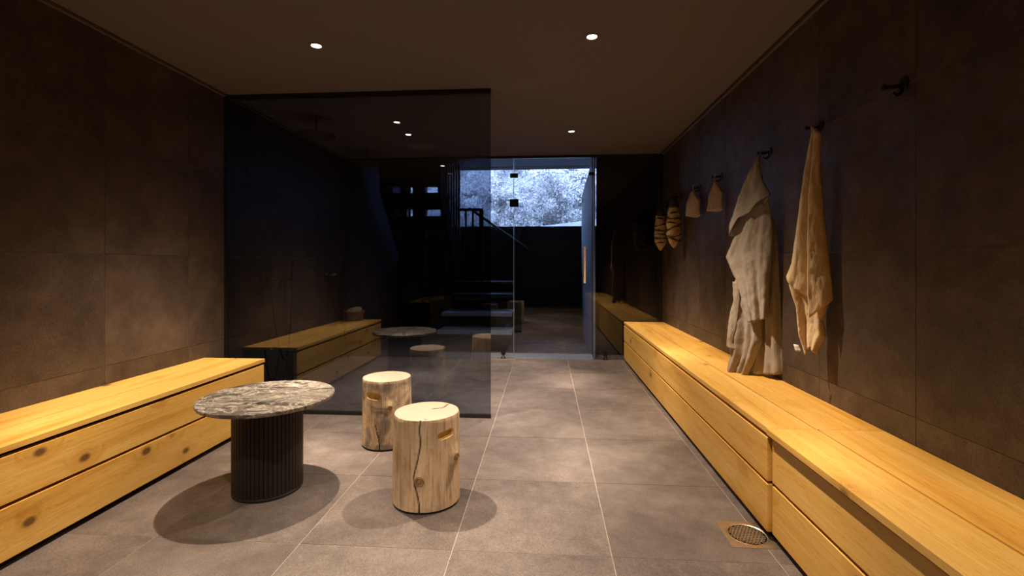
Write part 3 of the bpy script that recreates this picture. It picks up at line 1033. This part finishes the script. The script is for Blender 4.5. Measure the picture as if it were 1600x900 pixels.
# ------------------------------------------------------------------ wall hooks
HOOKZ = 1.745
def hook(y, label):
    t = thing('wall_hook', label, 'hook', (XR, y, HOOKZ), 'black wall hooks along the right wall')
    MB().lathe([(0.0, 0.0), (0.024, 0.0), (0.0245, -0.004), (0.023, -0.008), (0.0, -0.009)], axis=0, n=24, caps=False).obj('rose', M['black_metal'], t, smooth=40)
    MB().tube([(-0.006, 0, 0), (-0.020, 0, -0.006), (-0.062, 0, -0.010), (-0.070, 0, -0.009)], [0.0085, 0.0075, 0.0070, 0.0072], 12).obj('peg', M['black_metal'], t, smooth=50)
    MB().lathe([(0.0, -0.068), (0.011, -0.068), (0.0118, -0.072), (0.011, -0.0755), (0.0, -0.077)], (0, 0, -0.009), 0, 18, caps=False).obj('knob', M['black_metal'], t, smooth=40)
    MB().tube([(-0.006, 0, -0.012), (-0.012, 0, -0.030), (-0.024, 0, -0.040), (-0.036, 0, -0.038), (-0.040, 0, -0.030)], [0.0075, 0.007, 0.0065, 0.006, 0.0055], 10).obj('lower_prong', M['brass' if False else 'black_metal'], t, smooth=50)
    return t
HY_ = [1.845, 2.372, 2.890, 3.662, 4.166, 4.70, 5.22]
hook(HY_[0], 'empty black wall hook nearest the viewpoint, upper right')
hook(HY_[1], 'black wall hook holding the beige terry towel')
hook(HY_[2], 'black wall hook holding the grey linen robe')
hook(HY_[3], 'black wall hook holding the mitt next to the robe')
hook(HY_[4], 'black wall hook holding the mitt beside the ribbed bundles')
hook(HY_[5], 'black wall hook holding the right ribbed straw bundle')
hook(HY_[6], 'black wall hook nearest the far glass, with the left ribbed bundle')

# ------------------------------------------------------------------ hanging cloth
CT, ST = math.cos(THETA), math.sin(THETA)
def pt(px, py, P, Q):
    """point of the standing plane through plan points P, Q that projects to px, py"""
    u, v = (px - 800.0) / F_PX, (HY - py) / F_PX
    d = Vector((-ST + u * CT, CT + u * ST, v))
    n = Vector((Q[1] - P[1], -(Q[0] - P[0]), 0))
    k = (n.x * P[0] + n.y * P[1]) / (n.x * d.x + n.y * d.y)
    return Vector((0, 0, CAM_H)) + d * k

def resample(pts, n):
    pts = [Vector((p[0], p[1], 0)) for p in pts]
    L = [0]
    for a, b in zip(pts, pts[1:]):
        L.append(L[-1] + (b - a).length)
    out = []
    for i in range(n + 1):
        s = L[-1] * i / n
        k = 0
        while k < len(pts) - 2 and L[k + 1] < s:
            k += 1
        f = (s - L[k]) / max(1e-9, L[k + 1] - L[k])
        out.append(pts[k].lerp(pts[k + 1], min(1, max(0, f))))
    return out

def sheet(name, mat, parent, org, top, right, bottom, left, P, Q, off=0.0, bulge=0.03, folds=(), nu=36, nv=60, th=0.0035, rag=0.0, seed=0.0, crease=0.006):
    """draped cloth: outline given as four edges, pulled off the plane P-Q by bulge and folds"""
    T, B = resample(top, nu), resample(bottom, nu)
    Lf, Rt = resample(left, nv), resample(right, nv)
    n = Vector((Q[1] - P[1], -(Q[0] - P[0]), 0)).normalized()
    if n.y > 0:
        n = -n
    vs, fs = [], []
    for j in range(nv + 1):
        v = j / nv
        for i in range(nu + 1):
            u = i / nu
            c = (T[i] * (1 - v) + B[i] * v + Lf[j] * (1 - u) + Rt[j] * u
                 - (T[0] * (1 - u) * (1 - v) + T[-1] * u * (1 - v) + B[0] * (1 - u) * v + B[-1] * u * v))
            p = pt(c.x, c.y, P, Q)
            d = off + bulge * (math.sin(PI * u) ** 0.7 - 0.5) * min(1, 0.35 + v)
            for (k, ph, amp, drift) in folds:
                d += amp * math.sin(2 * PI * (k * u + ph + drift * v)) * min(1, 0.25 + 1.2 * v)
            q = Vector((p.x * 9 + seed, p.y * 9, p.z * 3.2))
            d += 0.012 * mnoise.noise(q) + crease * (mnoise.noise(Vector((p.x * 40 + seed, p.y * 40, p.z * 14))) + 0.6 * mnoise.noise(Vector((p.x * 90 + seed, p.y * 90, p.z * 50))))
            if rag and v > 0.97:
                p = p + Vector((0, 0, rag * mnoise.noise((u * 30, seed, 0))))
            vs.append(p + n * d - org)
    for j in range(nv):
        for i in range(nu):
            a = j * (nu + 1) + i
            fs.append((a, a + 1, a + nu + 2, a + nu + 1))
    o = MB().add(vs, fs).obj(name, mat, parent, smooth=80)
    sd = o.modifiers.new('thickness', 'SOLIDIFY')
    sd.thickness = th
    sd.offset = 0
    return o

# robe on the third hook
RP, RQ = (1.285, 2.72), (1.10, 2.98)
org = Vector((1.25, 2.86, 1.70))
t = thing('linen_robe', 'long grey-brown linen robe with a fallen hood hanging over the bench', 'robe', org)
sheet('back_panel', M['linen'], t, org,
      [(1186, 350), (1203, 338)], [(1203, 338), (1208, 365), (1211, 400), (1213, 467), (1215.6, 533), (1220, 585)],
      [(1168, 584), (1190, 586), (1205, 586), (1220, 585)], [(1186, 350), (1176, 440), (1172, 500), (1168, 584)],
      RP, RQ, -0.025, 0.02, [(1.5, 0.1, 0.012, 0.1), (3.2, 0.4, 0.006, 0.2)], rag=0.004, seed=1)
sheet('front_panel', M['linen'], t, org,
      [(1150, 438), (1172, 430)], [(1172, 430), (1170, 476), (1190, 500), (1190, 533), (1180, 560), (1169, 588)],
      [(1136.7, 582), (1150, 584), (1169, 588)], [(1150, 438), (1150, 467), (1143, 502), (1141, 536), (1143, 553), (1136.7, 582)],
      RP, RQ, 0.005, 0.03, [(1.2, 0.3, 0.020, -0.2), (3.4, 0.0, 0.010, 0.5)], rag=0.004, seed=4)
sheet('belt_loop', M['linen'], t, org,
      [(1150, 440), (1160, 440)], [(1160, 440), (1160, 470), (1156, 505), (1150, 535), (1154, 545)],
      [(1141, 541), (1154, 545)], [(1150, 440), (1150, 467), (1143, 500), (1141, 541)],
      RP, RQ, 0.035, 0.012, [], nu=10, nv=40, seed=6)
sheet('sleeve', M['linen'], t, org,
      [(1166, 330), (1185, 325), (1206, 312)], [(1206, 312), (1211, 352), (1210.5, 400), (1207, 444), (1204, 497)],
      [(1176.7, 503), (1190, 501), (1204, 497)], [(1166, 330), (1153, 371), (1140, 402), (1155, 438), (1165.6, 471), (1176.7, 503)],
      RP, RQ, 0.045, 0.05, [(1.0, 0.05, 0.008, 0.15), (2.6, 0.2, 0.009, -0.3), (6.0, 0.4, 0.003, 0.5)], rag=0.003, seed=9)
sheet('hood', M['linen'], t, org,
      [(1193.5, 254), (1196.5, 254)], [(1196.5, 254), (1198, 271), (1201, 284), (1212, 301), (1214.4, 306.7)],
      [(1147.8, 369), (1158, 357), (1169, 342), (1184, 334), (1198, 318), (1207.8, 311), (1214.4, 306.7)],
      [(1193.5, 254), (1173, 289), (1160, 322), (1149, 352), (1147.8, 369)],
      RP, RQ, 0.075, 0.05, [(1.0, 0.1, 0.008, 0.1), (2.2, 0.5, 0.004, 0.0)], nv=50, seed=12)
sheet('hood_lining', M['linen'], t, org,
      [(1150, 352), (1180, 328), (1207, 308)], [(1207, 308), (1206, 314)],
      [(1148, 369.5), (1161, 369), (1172, 352), (1186, 337), (1206, 314)], [(1150, 352), (1148, 369.5)],
      RP, RQ, 0.045, 0.01, [], nv=16, seed=14)
n_ = Vector((RQ[1] - RP[1], -(RQ[0] - RP[0]), 0)).normalized() * -1
ap = pt(1195, 257, RP, RQ) + (n_ if n_.y < 0 else -n_) * 0.075
pg = Vector((XR - 0.052, HY_[2], HOOKZ + 0.002))
MB().tube([ap - org, ap.lerp(pg, 0.5) - org, pg - org], [0.011, 0.007, 0.006], 8).obj('hang_loop', M['linen'], t, smooth=60)

# towel on the second hook
TP, TQ = (1.285, 2.235), (1.135, 2.385)
org = Vector((1.26, 2.35, 1.70))
t = thing('terry_towel', 'beige terry bath towel gathered on a hook, hanging in two tiers', 'towel', org)
sheet('lower_tier', M['terry'], t, org,
      [(1236, 425), (1262, 430), (1296, 440)], [(1296, 440), (1291, 470), (1284, 500), (1287, 527), (1273, 554)],
      [(1255.6, 556), (1260, 545), (1267, 541), (1271, 549), (1273, 554)], [(1236, 425), (1232, 446), (1243, 481), (1246.7, 526), (1255.6, 556)],
      TP, TQ, -0.015, 0.03, [(1.0, 0.3, 0.020, 0.15), (2.3, 0.1, 0.007, 0.2)], seed=21, th=0.006)
sheet('left_drape', M['terry'], t, org,
      [(1270, 206), (1276, 204)], [(1276, 204), (1274, 240), (1268.5, 300), (1266, 370), (1266, 420), (1268, 466)],
      [(1229.5, 432), (1241, 449), (1255, 457), (1268, 466)], [(1270, 206), (1263, 240), (1254, 300), (1243, 370), (1238, 410), (1229.5, 432)],
      TP, TQ, 0.015, 0.04, [(0.9, 0.15, 0.006, 0.1)], seed=23, th=0.006)
sheet('right_drape', M['terry'], t, org,
      [(1274.5, 204), (1284, 207)], [(1284, 207), (1283, 260), (1287, 330), (1293, 390), (1299, 440), (1301, 468)],
      [(1266.5, 466), (1269, 496), (1285, 482), (1295, 476), (1301, 468)], [(1274.5, 204), (1272.5, 240), (1267, 300), (1264.5, 370), (1264.5, 420), (1266.5, 466)],
      TP, TQ, 0.020, 0.05, [(1.1, 0.05, 0.006, 0.1)], seed=25, th=0.006)
n_ = Vector((TQ[1] - TP[1], -(TQ[0] - TP[0]), 0)).normalized() * -1
ap = pt(1277, 207, TP, TQ) + (n_ if n_.y < 0 else -n_) * 0.02
pg = Vector((XR - 0.045, HY_[1], HOOKZ - 0.004))
MB().tube([ap - org, pg - org], [0.012, 0.006], 8).obj('hang_loop', M['terry'], t, smooth=60)
sheet('care_label', M['white_label'], t, org, [(1239.5, 538), (1248, 539)], [(1248, 539), (1252, 549)], [(1243, 549), (1252, 549)], [(1239.5, 538), (1243, 549)],
      TP, TQ, 0.004, 0.0, [], nu=4, nv=4, th=0.001)

# mitts on the fourth and fifth hooks
def mitt(label, hy, pts):
    P, Q = (1.295, hy - 0.10), (1.215, hy + 0.05)
    org = Vector((1.27, hy, 1.60))
    t = thing('bath_mitt', label, 'mitt', org, 'bath mitts on the wall hooks')
    ap, rs, rb_, bm, lb, ls = pts
    for nm, off, dx in (('back_layer', -0.012, 1.0), ('front_layer', 0.014, 0.0)):
        sheet(nm, M['mitt'], t, org, [(ap[0] - 1, ap[1]), (ap[0] + 1, ap[1])], [(ap[0] + 1, ap[1]), rs, rb_],
              [(lb[0], lb[1]), (bm[0], bm[1] - (2 if off > 0 else -1)), rb_], [(ap[0] - 1, ap[1]), ls, lb], P, Q, off, 0.03 if off > 0 else -0.01,
              [(1.0, 0.2, 0.004, 0.0)], nu=18, nv=26, seed=hy * 3, th=0.004)
    tp = pt(ap[0], ap[1], P, Q) - org
    MB().tube([tp + Vector((0, 0, -0.01)), tp + Vector((-0.008, 0, 0.03)), tp + Vector((-0.002, 0, 0.06))], 0.004, 6).obj('hang_loop', M['mitt'], t)
mitt('small brown cloth mitt on a hook left of the linen robe', HY_[3], [(1118, 284), (1129.7, 301.7), (1127.5, 327), (1117, 330), (1105.8, 330), (1109, 305)])
mitt('smaller brown cloth mitt hanging next to the ribbed straw bundles', HY_[4], [(1084, 299), (1093, 313), (1093, 337), (1084, 339), (1072.5, 338), (1073, 317)])

# ribbed bundles on the sixth and seventh hooks
def bundle(label, x, y, ztop, zbot, r, hy, seed):
    t = thing('ribbed_bundle', label, 'hanging bundle', (x, y, zbot))
    H = ztop - zbot
    rnd = random.Random(seed)
    prof, n = [], 26
    for k in range(n + 1):
        f = k / n
        w_ = r * (min(1.0, (f / 0.30)) ** 0.7) * (1 - 0.30 * max(0, (f - 0.55) / 0.45) ** 1.5)
        w_ *= 1 + 0.06 * math.sin(f * 26 + seed)
        prof.append((max(0.003, w_), f * H))
    b_ = MB().lathe(prof, n=24)
    b_.v = [(p[0] * (1 + 0.10 * mnoise.noise((p[0] * 14, p[1] * 14, p[2] * 9 + seed))), p[1] * 0.8, p[2]) for p in b_.v]
    b_.obj('straw_body', M['straw'], t, smooth=70)
    for k in range(6):
        f = 0.20 + 0.13 * k + rnd.uniform(-0.02, 0.02)
        rr = r * (min(1.0, (f / 0.30)) ** 0.7) * (1 - 0.30 * max(0, (f - 0.55) / 0.45) ** 1.5) * 1.02
        ps = []
        for q in range(25):
            a = 2 * PI * q / 24
            ps.append((rr * math.cos(a), rr * 0.82 * math.sin(a), f * H + rnd.uniform(0.010, 0.014) * math.sin(a + seed + k * 1.7) + 0.008 * math.sin(2 * a + k * 2.3)))
        MB().tube(ps, [0.003 + 0.006 * abs(math.sin(q * 0.45 + k * 1.3)) ** 2 for q in range(25)], 6).obj('dark_rib', M['dark_cord'], t, smooth=70)
    MB().lathe([(r * 0.72, H - 0.012), (r * 0.70, H + 0.02), (r * 0.45, H + 0.07), (r * 0.16, H + 0.10)], n=20).obj('dark_cap', M['dark_cord'], t, smooth=60)
    top = Vector((XR - 0.05 - x, hy - y, HOOKZ - 0.01 - zbot))
    MB().tube([(0, 0, H + 0.09), ((top.x) * 0.6, top.y * 0.6, H + (top.z - H) * 0.7), top], 0.005, 6).obj('cord', M['dark_cord'], t)
bundle('tapered straw bundle with dark ribs, the left one near the glass corner', 1.205, 5.12, 1.60, 1.225, 0.064, HY_[6], 2.0)
bundle('tapered straw bundle with dark ribs, the right one beside the mitts', 1.205, 4.60, 1.63, 1.235, 0.066, HY_[5], 5.0)

# ------------------------------------------------------------------ showers behind the smoked screen
def shower(y, who, tail):
    t = thing('rain_shower', 'black round rain shower head on a ceiling pipe, ' + who, 'shower', (-1.93, y + 0.06, CZ))
    MB().lathe([(0.0, 0.0), (0.045, 0.0), (0.045, -0.008), (0.0, -0.009)], n=24, caps=False).obj('ceiling_rose', M['black_metal'], t, smooth=40)
    MB().lathe([(0.011, -0.004), (0.011, -0.135)], n=14).obj('pipe', M['black_metal'], t, smooth=40)
    MB().lathe([(0.0, -0.128), (0.03, -0.132), (0.155, -0.148), (0.157, -0.155), (0.152, -0.160), (0.0, -0.160)], n=40, caps=False).obj('shower_head', M['black_metal'], t, smooth=40)
    nb = MB()
    for rr in range(1, 9):
        for k in range(rr * 6):
            a = 2 * PI * k / (rr * 6)
            nb.box(rr * 0.017 * math.cos(a) - 0.003, rr * 0.017 * math.cos(a) + 0.003, rr * 0.017 * math.sin(a) - 0.003, rr * 0.017 * math.sin(a) + 0.003, -0.165, -0.1595)
    tag(nb.obj('nozzle', M['bronze'], t), kind='stuff')
    m = thing('shower_mixer', 'black wall shower mixer with two chrome buttons, ' + who, 'shower mixer', (XL, y, 0.955))
    MB().lathe([(0.0, 0.0), (0.052, 0.0), (0.052, 0.02), (0.045, 0.028), (0.0, 0.03)], axis=0, n=32, caps=False).obj('rose', M['black_metal'], m, smooth=40)
    MB().lathe([(0.026, 0.028), (0.026, 0.065), (0.022, 0.07)], axis=0, n=24).obj('handle', M['black_metal'], m, smooth=40)
    for dy in (-0.022, 0.022):
        MB().lathe([(0.0, 0.03), (0.008, 0.03), (0.008, 0.075), (0.0, 0.078)], (0, dy + 0.03, 0.012), 0, 16, caps=False).obj('button', M['chrome'], m, smooth=40)
    MB().box(0.01, 0.05, -0.015, 0.015, -0.075, -0.05).obj('outlet', M['black_metal'], m, bevel=0.004)
    h = thing('hand_shower', 'black hand shower with looping hose, ' + who, 'hand shower', (XL, y + 0.34, 0.95))
    MB().box(0.0, 0.055, -0.016, 0.016, -0.016, 0.016).obj('holder', M['black_metal'], h, bevel=0.004)
    MB().tube([(0.055, 0, -0.10), (0.058, 0, 0.0), (0.064, 0, 0.16)], [0.011, 0.013, 0.012], 12).obj('handle', M['black_metal'], h, smooth=50)
    MB().box(-0.0, 0.055, -0.11, -0.05, -0.012, 0.004).obj('shelf_bar', M['black_metal'], h, bevel=0.003)
    pts = []
    for k in range(25):
        f = k / 24
        yy = -0.34 * f
        zz = -0.10 - 0.62 * math.sin(PI * f) ** 0.8 + 0.05 * f
        pts.append((0.06 + 0.03 * math.sin(PI * f), yy, zz))
    MB().tube(pts, 0.0075, 8).obj('hose', M['black_metal'], h, smooth=60)
shower(3.83, 'nearer of two behind the smoked screen', '')
shower(4.97, 'farther of two behind the smoked screen', '')

# ------------------------------------------------------------------ basket on the left bench (seen mirrored in the smoked screen)
t = thing('wicker_basket', 'small wicker basket with a rolled towel, seen mirrored in the smoked glass', 'basket', (-2.20, 1.36, 0.4405))
MB().lathe([(0.085, 0.0), (0.10, 0.05), (0.11, 0.10), (0.105, 0.10), (0.095, 0.05), (0.08, 0.006)], n=28).obj('liner', M['wicker'], t, smooth=50)
for k in range(7):
    r_ = 0.088 + 0.0035 * k
    MB().tube([(r_ * math.cos(a) * (1 + 0.03 * math.cos(14 * a + PI * k)), r_ * math.sin(a) * (1 + 0.03 * math.cos(14 * a + PI * k)), 0.01 + 0.015 * k) for a in [2 * PI * q / 56 for q in range(57)]],
              0.007, 6).obj('weave', M['wicker'], t, smooth=60)
t = thing('rolled_towel', 'beige rolled towel lying in the wicker basket', 'towel', (-2.20, 1.34, 0.545))
MB().lathe([(0.02, -0.12), (0.042, -0.115), (0.045, 0.0), (0.042, 0.115), (0.02, 0.12)], axis=1, n=20).obj('roll', M['terry'], t, smooth=60)

# ------------------------------------------------------------------ door in the back wall (only mirrored)
d = tag(MB().box(-1.95, -1.0, YB + 0.001, YB + 0.03, 0.0, 2.05).obj('door_1', M['red_door']), kind='structure')
MB().box(-1.90, -1.86, YB + 0.03, YB + 0.04, 0.93, 1.13).obj('lever_plate', M['chrome'], d, bevel=0.003)
MB().tube([(-1.88, YB + 0.035, 1.0), (-1.88, YB + 0.08, 1.0), (-1.75, YB + 0.08, 1.0)], 0.009, 10).obj('lever', M['chrome'], d, smooth=50)
